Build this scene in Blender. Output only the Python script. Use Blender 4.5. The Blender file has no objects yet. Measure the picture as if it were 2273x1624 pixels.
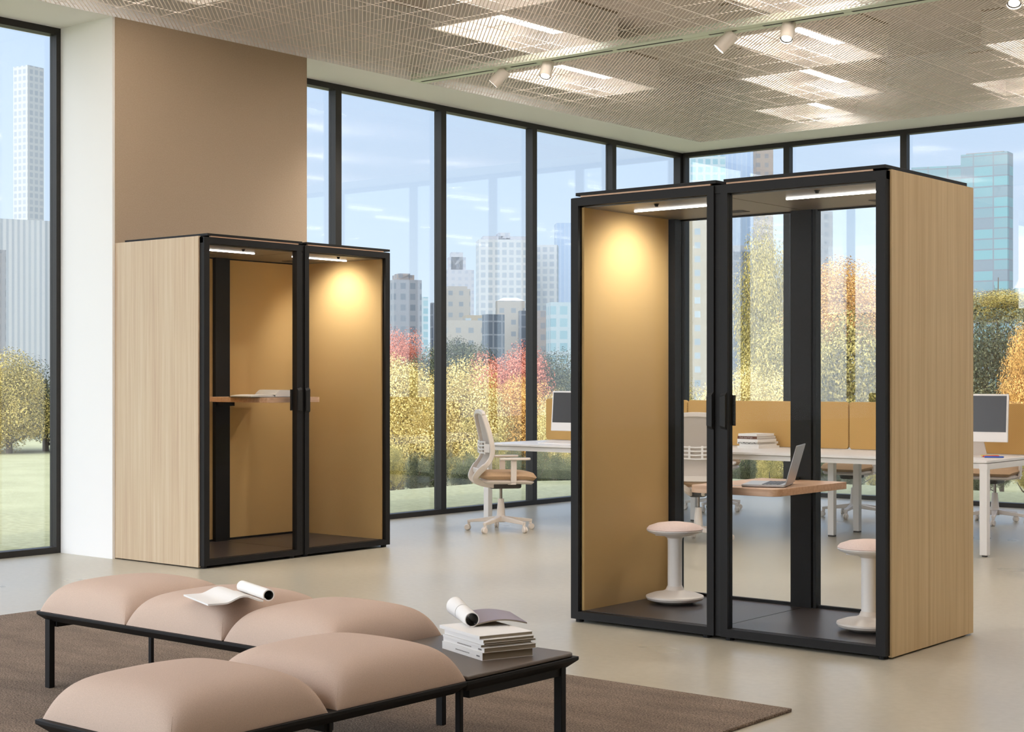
import bpy, math, random
from mathutils import Vector, Matrix
random.seed(7)
SC = bpy.context.scene
COL = SC.collection
PI = math.pi

# ------------------------------------------------------------------ camera
F_PX, CX, HY, TH, EYE = 3472.0, 1136.5, 836.0, math.radians(39.4), 1.29
cd = bpy.data.cameras.new('camera')
cam = bpy.data.objects.new('camera', cd)
COL.objects.link(cam)
cam.location = (0, 0, EYE)
cam.rotation_euler = (PI / 2, 0, TH)
cd.sensor_fit = 'HORIZONTAL'
cd.sensor_width = 36.0
cd.lens = F_PX / 2273.0 * 36.0
cd.shift_y = (HY - 812.0) / 2273.0
cd.clip_end = 2000
SC.camera = cam

# ------------------------------------------------------------------ world, sun, exposure
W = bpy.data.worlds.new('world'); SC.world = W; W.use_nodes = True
wn = W.node_tree; wn.nodes.clear()
wo = wn.nodes.new('ShaderNodeOutputWorld'); wb = wn.nodes.new('ShaderNodeBackground')
wr = wn.nodes.new('ShaderNodeValToRGB'); wt = wn.nodes.new('ShaderNodeTexCoord'); ws = wn.nodes.new('ShaderNodeSeparateXYZ')
wn.links.new(wt.outputs['Generated'], ws.inputs[0]); wn.links.new(ws.outputs['Z'], wr.inputs[0])
wn.links.new(wr.outputs[0], wb.inputs[0]); wn.links.new(wb.outputs[0], wo.inputs[0])
wr.color_ramp.elements[0].position = 0.0; wr.color_ramp.elements[0].color = (0.60, 0.70, 0.79, 1)
wr.color_ramp.elements[1].position = 0.45; wr.color_ramp.elements[1].color = (0.30, 0.44, 0.74, 1)
e = wr.color_ramp.elements.new(0.16); e.color = (0.46, 0.59, 0.78, 1)
wb.inputs[1].default_value = 1.0
GLOW_DIR = Vector((0.10, -0.80, 0.55)).normalized()  # added sky glow behind the camera, set below the sun to brighten the room
wd = wn.nodes.new('ShaderNodeVectorMath'); wd.operation = 'DOT_PRODUCT'; wd.inputs[1].default_value = GLOW_DIR; wn.links.new(wt.outputs['Generated'], wd.inputs[0])
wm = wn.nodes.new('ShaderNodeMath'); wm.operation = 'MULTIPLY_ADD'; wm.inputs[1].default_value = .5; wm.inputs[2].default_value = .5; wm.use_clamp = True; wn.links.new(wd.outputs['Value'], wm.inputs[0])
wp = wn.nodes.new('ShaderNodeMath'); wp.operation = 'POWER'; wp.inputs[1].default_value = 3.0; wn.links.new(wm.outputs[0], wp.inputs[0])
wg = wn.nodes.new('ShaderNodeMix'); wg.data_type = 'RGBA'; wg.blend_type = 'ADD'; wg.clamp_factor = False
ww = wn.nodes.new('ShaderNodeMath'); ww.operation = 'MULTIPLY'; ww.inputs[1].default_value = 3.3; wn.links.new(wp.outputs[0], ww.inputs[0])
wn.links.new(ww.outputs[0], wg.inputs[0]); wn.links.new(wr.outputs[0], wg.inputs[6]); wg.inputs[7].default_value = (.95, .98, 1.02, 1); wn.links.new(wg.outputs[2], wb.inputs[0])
sl = bpy.data.lights.new('sun', 'SUN'); sl.energy = 0.75; sl.angle = 0.02; sl.color = (1.0, 0.93, 0.82)
so = bpy.data.objects.new('sun', sl); COL.objects.link(so)
so.rotation_euler = Vector((-0.30, 0.62, -0.78)).to_track_quat('-Z', 'Y').to_euler()
SC.view_settings.view_transform = 'Standard'; SC.view_settings.look = 'None'
SC.view_settings.gamma = 1.0; SC.view_settings.use_curve_mapping = False
SC.view_settings.exposure = 0.5
SC.cycles.use_denoising = True
SC.cycles.max_bounces = 9; SC.cycles.diffuse_bounces = 4; SC.cycles.transparent_max_bounces = 24
SC.cycles.sample_clamp_indirect = 6.0
SC.cycles.caustics_reflective = False; SC.cycles.caustics_refractive = False

# ------------------------------------------------------------------ helpers
class MB:
    def __init__(s): s.v = []; s.f = []
    def add(s, vs, fs):
        o = len(s.v); s.v += [tuple(p) for p in vs]; s.f += [tuple(i + o for i in f) for f in fs]; return s
    def box(s, x0, x1, y0, y1, z0, z1):
        return s.add([(x0,y0,z0),(x1,y0,z0),(x1,y1,z0),(x0,y1,z0),(x0,y0,z1),(x1,y0,z1),(x1,y1,z1),(x0,y1,z1)],
                     [(0,3,2,1),(4,5,6,7),(0,1,5,4),(1,2,6,5),(2,3,7,6),(3,0,4,7)])
    def bar(s, a, b, w, h=None, up=(0,0,1), w2=None, h2=None):
        a = Vector(a); b = Vector(b); h = w if h is None else h; w2 = w if w2 is None else w2; h2 = h if h2 is None else h2
        d = (b - a).normalized(); u = Vector(up)
        if abs(d.dot(u)) > 0.98: u = Vector((1, 0, 0))
        r = d.cross(u).normalized(); u = r.cross(d)
        vs = []
        for p, ww, hh in ((a, w, h), (b, w2, h2)):
            for i, j in ((-1,-1),(1,-1),(1,1),(-1,1)): vs.append(p + r * (i * ww / 2) + u * (j * hh / 2))
        return s.add(vs, [(0,1,2,3),(7,6,5,4),(0,4,5,1),(1,5,6,2),(2,6,7,3),(3,7,4,0)])
    def prism(s, poly, z0, z1):
        n = len(poly)
        vs = [(x, y, z0) for x, y in poly] + [(x, y, z1) for x, y in poly]
        return s.add(vs, [tuple(range(n - 1, -1, -1)), tuple(range(n, 2 * n))] + [(i, (i + 1) % n, n + (i + 1) % n, n + i) for i in range(n)])
    def lathe(s, prof, n=32, c=(0, 0, 0), M=None, caps=True):
        vs = []; fs = []; k = len(prof)
        for i in range(n):
            a = 2 * PI * i / n
            for r, z in prof:
                p = Vector((r * math.cos(a), r * math.sin(a), z))
                if M: p = M @ p
                vs.append(p + Vector(c))
        for i in range(n):
            for j in range(k - 1):
                a, b = i * k + j, ((i + 1) % n) * k + j
                fs.append((a, b, b + 1, a + 1))
        if caps and prof[0][0] > 1e-6: fs.append(tuple(i * k for i in range(n))[::-1])
        if caps and prof[-1][0] > 1e-6: fs.append(tuple(i * k + k - 1 for i in range(n)))
        return s.add(vs, fs)
    def tube(s, pts, r, n=8, caps=True):
        pts = [Vector(p) for p in pts]; m = len(pts)
        rs = r if isinstance(r, (list, tuple)) else [r] * m
        vs = []; fs = []; u = None
        for i, p in enumerate(pts):
            d = (pts[min(i + 1, m - 1)] - pts[max(i - 1, 0)]).normalized()
            if u is None:
                u = d.cross(Vector((0, 0, 1))); u = d.cross(Vector((1, 0, 0))) if u.length < 0.1 else u
            u = (u - d * u.dot(d)).normalized(); w = d.cross(u)
            for k in range(n):
                a = 2 * PI * k / n; vs.append(p + (u * math.cos(a) + w * math.sin(a)) * rs[i])
        for i in range(m - 1):
            for k in range(n):
                a = i * n + k; b = i * n + (k + 1) % n; fs.append((a, b, b + n, a + n))
        if caps: fs += [tuple(range(n))[::-1], tuple(range((m - 1) * n, m * n))]
        return s.add(vs, fs)
    def sweep(s, pts, w, h, side=(0, 1, 0)):
        """one continuous rectangular bar along pts; w along side, h across"""
        pts = [Vector(p) for p in pts]; m = len(pts); sd = Vector(side); vs = []; fs = []
        ws = w if isinstance(w, (list, tuple)) else [w] * m; hs = h if isinstance(h, (list, tuple)) else [h] * m
        for i, p in enumerate(pts):
            d = (pts[min(i + 1, m - 1)] - pts[max(i - 1, 0)]).normalized(); u = (sd - d * sd.dot(d)).normalized(); v = d.cross(u)
            for a, b in ((-1, -1), (1, -1), (1, 1), (-1, 1)): vs.append(p + u * (a * ws[i] / 2) + v * (b * hs[i] / 2))
        for i in range(m - 1):
            for k in range(4): fs.append((4*i + k, 4*i + (k + 1) % 4, 4*i + 4 + (k + 1) % 4, 4*i + 4 + k))
        return s.add(vs, fs + [(3, 2, 1, 0), (4*m - 4, 4*m - 3, 4*m - 2, 4*m - 1)])
    def sheet(s, prof, e1, e2, o, length, th):
        """a thick sheet: prof = [(u, w)] along e2 / up, swept by length along e1"""
        e1 = Vector(e1); e2 = Vector(e2); o = Vector(o); up = Vector((0, 0, 1)); n = len(prof); vs = []
        nor = []
        for i in range(n):
            a = prof[max(i - 1, 0)]; b = prof[min(i + 1, n - 1)]; d = Vector((b[0] - a[0], b[1] - a[1])).normalized(); nor.append((-d[1], d[0]))
        for t in (0, length):
            for sgn in (0, 1):
                for (u, w), (nx, ny) in zip(prof, nor):
                    vs.append(o + e1 * t + e2 * (u + nx * th * sgn) + up * (w + ny * th * sgn))
        A, B, C, D = 0, n, 2 * n, 3 * n; fs = []
        for i in range(n - 1):
            fs += [(A+i, A+i+1, C+i+1, C+i), (B+i+1, B+i, D+i, D+i+1), (A+i+1, A+i, B+i, B+i+1), (C+i, C+i+1, D+i+1, D+i)]
        fs += [(A, C, D, B), (A+n-1, B+n-1, D+n-1, C+n-1)]
        return s.add(vs, fs)
    def build(s, name, mat, parent=None, bevel=0, seg=2, smooth=0.6, loc=None, rz=0, sub=0):
        me = bpy.data.meshes.new(name); me.from_pydata(s.v, [], s.f); me.update()
        if smooth:
            me.polygons.foreach_set('use_smooth', [True] * len(me.polygons)); me.set_sharp_from_angle(angle=smooth)
        if mat: me.materials.append(mat)
        o = bpy.data.objects.new(name, me); COL.objects.link(o)
        if parent: o.parent = parent
        if loc: o.location = loc
        if rz: o.rotation_euler = (0, 0, rz)
        if bevel:
            b = o.modifiers.new('bevel', 'BEVEL'); b.width = bevel; b.segments = seg; b.limit_method = 'ANGLE'; b.angle_limit = 0.6
        if sub:
            b = o.modifiers.new('sub', 'SUBSURF'); b.levels = sub; b.render_levels = sub
        return o

def tag(o, label=None, cat=None, group=None, kind=None):
    if label: o['label'] = label
    if cat: o['category'] = cat
    if group: o['group'] = group
    if kind: o['kind'] = kind
    return o
def empty(name, loc=(0, 0, 0), rz=0, label=None, cat=None, group=None):
    o = bpy.data.objects.new(name, None); COL.objects.link(o); o.location = loc; o.rotation_euler = (0, 0, rz); o.empty_display_size = 0.1
    return tag(o, label, cat, group)
def copy_tree(o, parent=None):
    c = o.copy(); COL.objects.link(c)
    if parent: c.parent = parent
    for ch in list(o.children): copy_tree(ch, c)
    return c
def rrect(x0, x1, y0, y1, r, n=6, corners=(1, 1, 1, 1)):
    pts = []
    for k, (cx, cy, a0) in enumerate(((x0 + r, y0 + r, PI), (x1 - r, y0 + r, 1.5 * PI), (x1 - r, y1 - r, 0), (x0 + r, y1 - r, .5 * PI))):
        if corners[k]:
            for i in range(n + 1):
                a = a0 + .5 * PI * i / n; pts.append((cx + r * math.cos(a), cy + r * math.sin(a)))
        else: pts.append(((x0, y0), (x1, y0), (x1, y1), (x0, y1))[k])
    return pts

# ------------------------------------------------------------------ materials
def S(r, g, b): return tuple(((c / 255 + 0.055) / 1.055) ** 2.4 if c > 10 else c / 255 / 12.92 for c in (r, g, b)) + (1,)
def mat(name, col=(0.5, 0.5, 0.5, 1), rough=0.5, metal=0.0, spec=0.5, emit=None, es=1.0):
    m = bpy.data.materials.new(name); m.use_nodes = True; b = m.node_tree.nodes['Principled BSDF']
    b.inputs['Base Color'].default_value = col; b.inputs['Roughness'].default_value = rough; b.inputs['Metallic'].default_value = metal
    b.inputs['Specular IOR Level'].default_value = spec
    if emit: b.inputs['Emission Color'].default_value = emit; b.inputs['Emission Strength'].default_value = es
    return m
def N(m, t, **kw):
    n = m.node_tree.nodes.new(t)
    for k, v in kw.items(): setattr(n, k, v)
    return n
def L(m, a, b): m.node_tree.links.new(a, b)
def BS(m): return m.node_tree.nodes['Principled BSDF']
def coords(m, scale, kind='Object'):
    t = N(m, 'ShaderNodeTexCoord'); p = N(m, 'ShaderNodeMapping'); p.inputs['Scale'].default_value = scale; L(m, t.outputs[kind], p.inputs[0]); return p.outputs[0]
def ramp(m, fac, stops):
    r = N(m, 'ShaderNodeValToRGB'); cr = r.color_ramp
    cr.elements[0].position, cr.elements[0].color = stops[0]; cr.elements[1].position, cr.elements[1].color = stops[-1]
    for p, c in stops[1:-1]: q = cr.elements.new(p); q.color = c
    L(m, fac, r.inputs[0]); return r.outputs[0]
def noise(m, vec, scale=1, detail=3, rough=0.5):
    n = N(m, 'ShaderNodeTexNoise'); n.inputs['Scale'].default_value = scale; n.inputs['Detail'].default_value = detail; n.inputs['Roughness'].default_value = rough; L(m, vec, n.inputs['Vector']); return n.outputs['Fac']
def bump(m, h, strength=0.2, dist=0.01):
    b = N(m, 'ShaderNodeBump'); b.inputs['Strength'].default_value = strength; b.inputs['Distance'].default_value = dist; L(m, h, b.inputs['Height']); L(m, b.outputs[0], BS(m).inputs['Normal'])
def mixc(m, fac, a, b, bt='MIX'):
    n = N(m, 'ShaderNodeMix', data_type='RGBA', blend_type=bt)
    for i, x in ((0, fac), (6, a), (7, b)):
        if isinstance(x, (tuple, float, int)): n.inputs[i].default_value = x
        else: L(m, x, n.inputs[i])
    return n.outputs[2]

def wood(name, c0, c1, c2, sc, rough=0.5):
    m = mat(name, c0, rough); v = coords(m, sc)
    n1 = noise(m, v, 1.0, 6, 0.62); L(m, ramp(m, n1, [(0.3, c0), (0.5, c1), (0.72, c2)]), BS(m).inputs['Base Color']); return m
def cloth(name, col, scale=400, var=0.12, rough=0.9, bs=0.25):
    m = mat(name, col, rough, spec=0.2); v = coords(m, (1, 1, 1)); n = noise(m, v, scale, 2)
    d = tuple(c * (1 - var) for c in col[:3]) + (1,); l = tuple(min(1, c * (1 + var)) for c in col[:3]) + (1,)
    L(m, ramp(m, n, [(0.35, d), (0.65, l)]), BS(m).inputs['Base Color']); bump(m, n, bs, 0.002); return m
def glass(name, f0=.05, tint=(1, 1, 1, 1), pwr=4.0):
    m = bpy.data.materials.new(name); m.use_nodes = True; nt = m.node_tree; nt.nodes.clear()
    o = N(m, 'ShaderNodeOutputMaterial'); t = N(m, 'ShaderNodeBsdfTransparent'); g = N(m, 'ShaderNodeBsdfGlossy'); mx = N(m, 'ShaderNodeMixShader')
    t.inputs[0].default_value = tint; g.inputs['Roughness'].default_value = 0.0
    ge = N(m, 'ShaderNodeNewGeometry'); dt = N(m, 'ShaderNodeVectorMath', operation='DOT_PRODUCT'); L(m, ge.outputs['Normal'], dt.inputs[0]); L(m, ge.outputs['Incoming'], dt.inputs[1])
    ab = N(m, 'ShaderNodeMath', operation='ABSOLUTE'); L(m, dt.outputs['Value'], ab.inputs[0])
    om = N(m, 'ShaderNodeMath', operation='SUBTRACT'); om.inputs[0].default_value = 1.0; L(m, ab.outputs[0], om.inputs[1])
    pw = N(m, 'ShaderNodeMath', operation='POWER'); L(m, om.outputs[0], pw.inputs[0]); pw.inputs[1].default_value = pwr
    mm = N(m, 'ShaderNodeMath', operation='MULTIPLY_ADD'); mm.inputs[1].default_value = 1 - f0; mm.inputs[2].default_value = f0; mm.use_clamp = True
    L(m, pw.outputs[0], mm.inputs[0]); L(m, mm.outputs[0], mx.inputs[0]); L(m, t.outputs[0], mx.inputs[1]); L(m, g.outputs[0], mx.inputs[2]); L(m, mx.outputs[0], o.inputs[0]); return m

M = {}
M['black'] = mat('black_metal', S(23, 21, 20), 0.55, spec=0.25)
M['blackgap'] = mat('black_rubber', S(14, 13, 12), 0.7)
M['winframe'] = mat('window_frame_metal', S(40, 37, 34), 0.5, spec=.35)
M['white'] = mat('white_lacquer', S(238, 234, 230), 0.4)
M['offwhite'] = mat('offwhite_plastic', S(226, 216, 206), 0.45)
M['plaster'] = mat('white_plaster', S(243, 241, 238), 0.8)
M['lattice'] = mat('ceiling_lattice', S(248, 237, 230), 0.6)
M['plenum'] = mat('plenum_paint', S(214, 201, 191), 0.85)
M['track'] = mat('track_aluminium', S(214, 222, 205), 0.35)
M['boothtop'] = mat('booth_ceiling_laminate', S(112, 105, 94), 0.4)
M['boothfloor'] = mat('booth_floor_laminate', S(66, 58, 56), 0.35)
M['paper'] = mat('paper', S(240, 237, 232), 0.7)
M['pages'] = mat('page_edges', S(150, 138, 118), 0.85)
M['lilac'] = mat('magazine_photo', S(150, 140, 150), 0.5)
M['darkpic'] = mat('magazine_dark_print', S(40, 40, 36), 0.5)
M['screen'] = mat('dark_screen', S(48, 44, 42), 0.3)
M['alu'] = mat('brushed_aluminium', S(176, 172, 170), 0.32, metal=0.7)
M['keys'] = mat('dark_keys', S(60, 64, 80), 0.5)
M['charcoal'] = mat('charcoal_plastic', S(70, 66, 62), 0.5)
M['steel'] = mat('steel', S(150, 140, 130), 0.3, metal=0.9)
M['bench_top'] = mat('bench_table_laminate', S(92, 80, 70), 0.42)
M['lumhouse'] = mat('light_box_paint', S(168, 156, 138), .8)
M['led'] = mat('led_emitter', (1, 1, 1, 1), 0.5, emit=(1, 0.97, 0.92, 1), es=8)
M['spotled'] = mat('spotlight_emitter', (1, 1, 1, 1), 0.5, emit=(1, 0.93, 0.82, 1), es=30)
M['lamp'] = mat('ceiling_lamp_diffuser', (1, 1, 1, 1), 0.5, emit=(1, 0.95, 0.93, 1), es=19)
M['glass'] = glass('window_glass', .075, (0.98, 0.99, 0.99, 1), 3.2)
M['boothglass'] = glass('booth_glass', .002, (0.975, 0.98, 0.98, 1), 6.0)
M['wood_v'] = wood('oak_veneer_lamplit', S(220, 195, 150), S(209, 182, 135), S(194, 164, 116), (38, 38, 0.9))  # same veneer on both booths; warm lamp tint put into this colour
M['wood_b'] = wood('oak_veneer_daylit', S(208, 188, 160), S(200, 177, 146), S(188, 160, 132), (38, 38, 0.9))  # pale daylight tint put into this copy of the veneer
M['wood_t'] = wood('oak_table', S(218, 182, 152), S(206, 168, 138), S(190, 150, 120), (3, 60, 60))
M['gold'] = cloth('ochre_felt', S(198, 165, 112), 700, 0.06, bs=0.1)
M['bench'] = cloth('blush_wool', S(200, 177, 160), 500, 0.07)
M['pink'] = cloth('pink_wool', S(226, 204, 195), 350, 0.1)
M['seat'] = cloth('beige_wool', S(190, 160, 128), 400, 0.14)
M['chairmesh'] = cloth('grey_mesh', S(196, 186, 176), 600, 0.08)
m = mat('concrete_floor', rough=0.3); v = coords(m, (1, 1, 1)); n1 = noise(m, v, 0.9, 3, 0.5); n2 = noise(m, v, 26, 4, 0.6)
c = ramp(m, n1, [(0.2, S(176, 168, 149)), (0.8, S(191, 183, 164))])
L(m, mixc(m, 0.08, c, ramp(m, n2, [(0.35, S(150, 140, 122)), (0.65, S(230, 224, 208))])), BS(m).inputs['Base Color'])
L(m, ramp(m, n1, [(0.3, (0.27,) * 3 + (1,)), (0.7, (0.34,) * 3 + (1,))]), BS(m).inputs['Roughness']); M['floor'] = m
m = mat('rug_wool', rough=0.95, spec=0.1); v = coords(m, (1, 1, 1)); n1 = noise(m, v, 150, 2); n2 = noise(m, coords(m, (2.2, 7, 1)), 1.3, 3)
c = ramp(m, n1, [(0.3, S(96, 83, 73)), (0.7, S(184, 166, 149))])
L(m, mixc(m, 0.8, c, ramp(m, n2, [(0.3, S(185, 182, 178)), (0.7, S(225, 222, 218))]), 'MULTIPLY'), BS(m).inputs['Base Color']); bump(m, n1, 0.6, 0.006); M['rug'] = m
m = mat('amber_mesh', rough=0.85, spec=0.15); t = N(m, 'ShaderNodeTexVoronoi'); t.inputs['Scale'].default_value = 90; t.inputs['Randomness'].default_value = 0.0
mp = coords(m, (1, 1, 1)); rt = N(m, 'ShaderNodeMapping'); rt.inputs['Rotation'].default_value = (0, 0.785, 0); L(m, mp, rt.inputs[0]); L(m, rt.outputs[0], t.inputs['Vector'])
L(m, ramp(m, t.outputs['Distance'], [(0.25, S(226, 192, 128)), (0.6, S(196, 156, 96))]), BS(m).inputs['Base Color']); M['amber'] = m
m = mat('beige_wall', rough=0.8, spec=0.2); n1 = noise(m, coords(m, (1, 1, 1)), 120, 3); L(m, ramp(m, n1, [(0.3, S(176, 156, 133)), (0.7, S(184, 164, 141))]), BS(m).inputs['Base Color']); M['beige'] = m
m = mat('grass', rough=0.95, spec=0.1); v = coords(m, (1, 1, 1)); n1 = noise(m, v, 0.35, 5, 0.65); n2 = noise(m, v, 14, 3)
c = ramp(m, n1, [(0.3, S(140, 138, 106)), (0.7, S(166, 162, 128))]); L(m, mixc(m, 0.35, c, ramp(m, n2, [(0.3, S(112, 116, 78)), (0.7, S(190, 186, 142))])), BS(m).inputs['Base Color']); M['grass'] = m
def leafmat(name, stops):
    m = mat(name, rough=0.7, spec=0.25); g = N(m, 'ShaderNodeNewGeometry'); n1 = noise(m, coords(m, (1, 1, 1)), 1.6, 2)
    a = N(m, 'ShaderNodeMath', operation='MULTIPLY_ADD'); a.inputs[1].default_value = 0.55; L(m, g.outputs['Random Per Island'], a.inputs[0])
    b = N(m, 'ShaderNodeMath', operation='MULTIPLY_ADD'); b.inputs[1].default_value = 0.9; b.inputs[2].default_value = -0.22; L(m, n1, b.inputs[0]); L(m, b.outputs[0], a.inputs[2])
    L(m, ramp(m, a.outputs[0], stops), BS(m).inputs['Base Color'])
    try: BS(m).inputs['Subsurface Weight'].default_value = 0.0
    except Exception: pass
    return m
M['lf_yellow'] = leafmat('yellow_leaves', [(0.15, S(150, 132, 72)), (0.45, S(214, 188, 112)), (0.85, S(238, 220, 156))])
M['lf_olive'] = leafmat('olive_gold_leaves', [(0.15, S(88, 86, 46)), (0.45, S(154, 138, 72)), (0.85, S(214, 190, 112))])
M['lf_orange'] = leafmat('orange_leaves', [(0.15, S(150, 118, 60)), (0.5, S(216, 162, 88)), (0.85, S(236, 190, 110))])
M['lf_red'] = leafmat('red_leaves', [(0.15, S(150, 92, 72)), (0.5, S(206, 122, 100)), (0.85, S(226, 160, 130))])
M['lf_dark'] = leafmat('dark_green_leaves', [(0.15, S(44, 50, 38)), (0.5, S(76, 82, 60)), (0.85, S(126, 122, 84))])
M['bark'] = mat('bark', S(84, 74, 64), 0.9)
def facade(name, wall, win, win2, fw, fh, mort, rough=0.5, bias=0.0):
    fw *= .45; mort *= .45; fh *= .45 if fh < 50 else 1
    wall, win, win2 = [tuple(c * .42 for c in k[:3]) + (1,) for k in (wall, win, win2)]
    m = mat(name, wall, rough); t = N(m, 'ShaderNodeTexCoord'); sp = N(m, 'ShaderNodeSeparateXYZ'); L(m, t.outputs['Object'], sp.inputs[0])
    a = N(m, 'ShaderNodeMath', operation='ADD'); L(m, sp.outputs[0], a.inputs[0]); L(m, sp.outputs[1], a.inputs[1])
    cb = N(m, 'ShaderNodeCombineXYZ'); L(m, a.outputs[0], cb.inputs[0]); L(m, sp.outputs[2], cb.inputs[1])
    b = N(m, 'ShaderNodeTexBrick'); b.offset = 0.0; b.squash = 1.0
    b.inputs['Scale'].default_value = 1.0; b.inputs['Brick Width'].default_value = fw; b.inputs['Row Height'].default_value = fh; b.inputs['Mortar Size'].default_value = mort; b.inputs['Mortar Smooth'].default_value = 0.0; b.inputs['Bias'].default_value = bias
    b.inputs['Color1'].default_value = win; b.inputs['Color2'].default_value = win2; b.inputs['Mortar'].default_value = wall
    L(m, cb.outputs[0], b.inputs['Vector']); L(m, b.outputs['Color'], BS(m).inputs['Base Color']); return m

# ------------------------------------------------------------------ room shell
XW, YC, ZS = -9.84, 15.04, 3.842        # inner face of left glazing, of far glazing, soffit height
XM, YM = -9.22, 14.46                   # edge of the lattice ceiling
XE, YR = 3.2, -2.0                      # right wall, unseen rear opening moved close to let more light in
def struct(o): o['kind'] = 'structure'; return o
struct(MB().box(XW - .1, XE, YR, YC + .1, -0.12, 0).build('floor', M['floor'], smooth=0))
ceil = struct(MB().box(XW - .3, XE, YR, YC + .3, 4.46, 4.6).build('ceiling', M['plenum'], smooth=0))
sf = MB().box(XW - .3, XM, YR, YC + .3, ZS, ZS + .1); sf.box(XM, XE, YM, YC + .3, ZS, ZS + .1)
sf.box(XM - .04, XM, YR, YM, ZS + .1, 4.46); sf.box(XM - .04, XE, YM, YM + .04, ZS + .1, 4.46)
sf.build('soffit', M['plaster'], ceil, smooth=0)
wl = struct(MB().box(XW - .1, XM, 6.765, 8.633, 0, ZS).build('wall_left', M['plaster'], smooth=0))
MB().box(XM, XM + .004, 6.785, 8.633, 0, ZS).build('painted_face', M['beige'], wl, smooth=0)['label'] = 'beige painted face of the pier'
struct(MB().box(XE, XE + .2, YR, YC, 0, 4.46).build('wall_right', M['beige'], smooth=0))
struct(MB().box(-2.6, XE, YR - .2, YR, 0, 4.46).build('wall_rear_blocker', M['beige'], smooth=0))  # unseen wall added to keep rear light off right-facing sides
# lattice: 45 degree slats plus short bridging bars along x and y lines
lat = MB(); q = math.sqrt(.5); pitch = 0.0275; th = 0.006; z0, z1 = ZS + .002, ZS + .0055
X0, X1, Y0, Y1 = XM + .003, 2.6, 2.4, YM - .003
k0 = int((X0 + Y0) * q / pitch) + 1; k1 = int((X1 + Y1) * q / pitch)
TRK0, TRK1 = 9.85, 10.02
for k in range(k0, k1 + 1):
    s_ = k * pitch / q                     # slat: x + y = s_
    lo, hi = max(Y0, s_ - X1), min(Y1, s_ - X0)
    for a, b in ((lo, min(hi, TRK0)), (max(lo, TRK1), hi)):
        if b - a < 0.02: continue
        h_ = th / 2 * q
        P4 = [(s_ - a - h_, a - h_), (s_ - a + h_, a + h_), (s_ - b + h_, b + h_), (s_ - b - h_, b - h_)]
        lat.add([(x, y, z0) for x, y in P4] + [(x, y, z1) for x, y in P4], [(0,1,2,3),(7,6,5,4),(0,4,5,1),(1,5,6,2),(2,6,7,3),(3,7,4,0)])
def dash(x, y):
    h_ = pitch / 2 * q; w_ = 0.0028 * q
    P4 = [(x - h_ - w_, y - h_ + w_), (x - h_ + w_, y - h_ - w_), (x + h_ + w_, y + h_ - w_), (x + h_ - w_, y + h_ + w_)]
    lat.add([(a, b, z0) for a, b in P4] + [(a, b, z1 - .0005) for a, b in P4], [(0,1,2,3),(7,6,5,4),(0,4,5,1),(1,5,6,2),(2,6,7,3),(3,7,4,0)])
xs = [XM + .09 + .35 * i for i in range(24)]
for k in range(k0, k1):
    s_ = (k + .5) * pitch / q
    for i, x in enumerate(xs):
        y = s_ - x
        if Y0 + 3 < y < Y1 and not TRK0 < y < TRK1: dash(x, y)
    for j in range(26):
        y = YM - .12 - .35 * j; x = s_ - y
        if X0 < x < -1.5 and y > Y0 + 2 and not TRK0 < y < TRK1: dash(x, y)
for i, x in enumerate(xs[::2]): lat.box(x + .17, x + .176, Y0, TRK0, z0 - .001, z1 - .001); lat.box(x + .17, x + .176, TRK1, Y1, z0 - .001, z1 - .001)
lat.build('lattice', M['lattice'], ceil, smooth=0)

# windows: every bay a frame with a pane
def window(n, a, b, axis, end=0):
    m = MB(); g = MB(); h = .036
    def bx(u0, u1, d0, d1, za, zb, t=m):
        if axis == 'x': t.box(XW - d1, XW - d0, u0, u1, za, zb)       # glazing in the plane x = XW
        else: t.box(u0, u1, YC + d0, YC + d1, za, zb)
    for u0, u1 in ((a, a + h), (b - h, b)): bx(u0, u1, 0, .05, 0, ZS); bx(u0 + (.012 if u0 > a else 0), u1 - (.012 if u0 == a else 0), .054, .10, 0, ZS)
    bx(a + h, b - h, 0, .09, 0, .045); bx(a + h, b - h, 0, .09, ZS - .05, ZS)
    o = struct(m.build('window_%d' % n, M['winframe'], smooth=0))
    bx(a + h - .012, b - h + .012, .070, .078, .04, ZS - .045, g); g.build('pane', M['glass'], o, smooth=0)
ly = [9.594 + 1.3745 * i for i in range(4)]
bays = [(8.66, ly[0])] + [(ly[i], ly[i + 1]) for i in range(3)] + [(ly[3], 15.04)]
n = 1
for a, b in bays: window(n, a, b, 'x'); n += 1
y = 6.764
while y > YR + .2: window(n, max(y - 1.3745, YR), y, 'x'); n += 1; y -= 1.3745
x = -9.83; first = True
while x < XE - .2: w_ = 1.337 if first else 1.366; window(n, x, min(x + w_, XE), 'y'); n += 1; x += w_; first = False
struct(MB().box(XW - .1, XW, 15.04, 15.14, 0, ZS).build('trim_1', M['winframe'], smooth=0))

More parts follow.
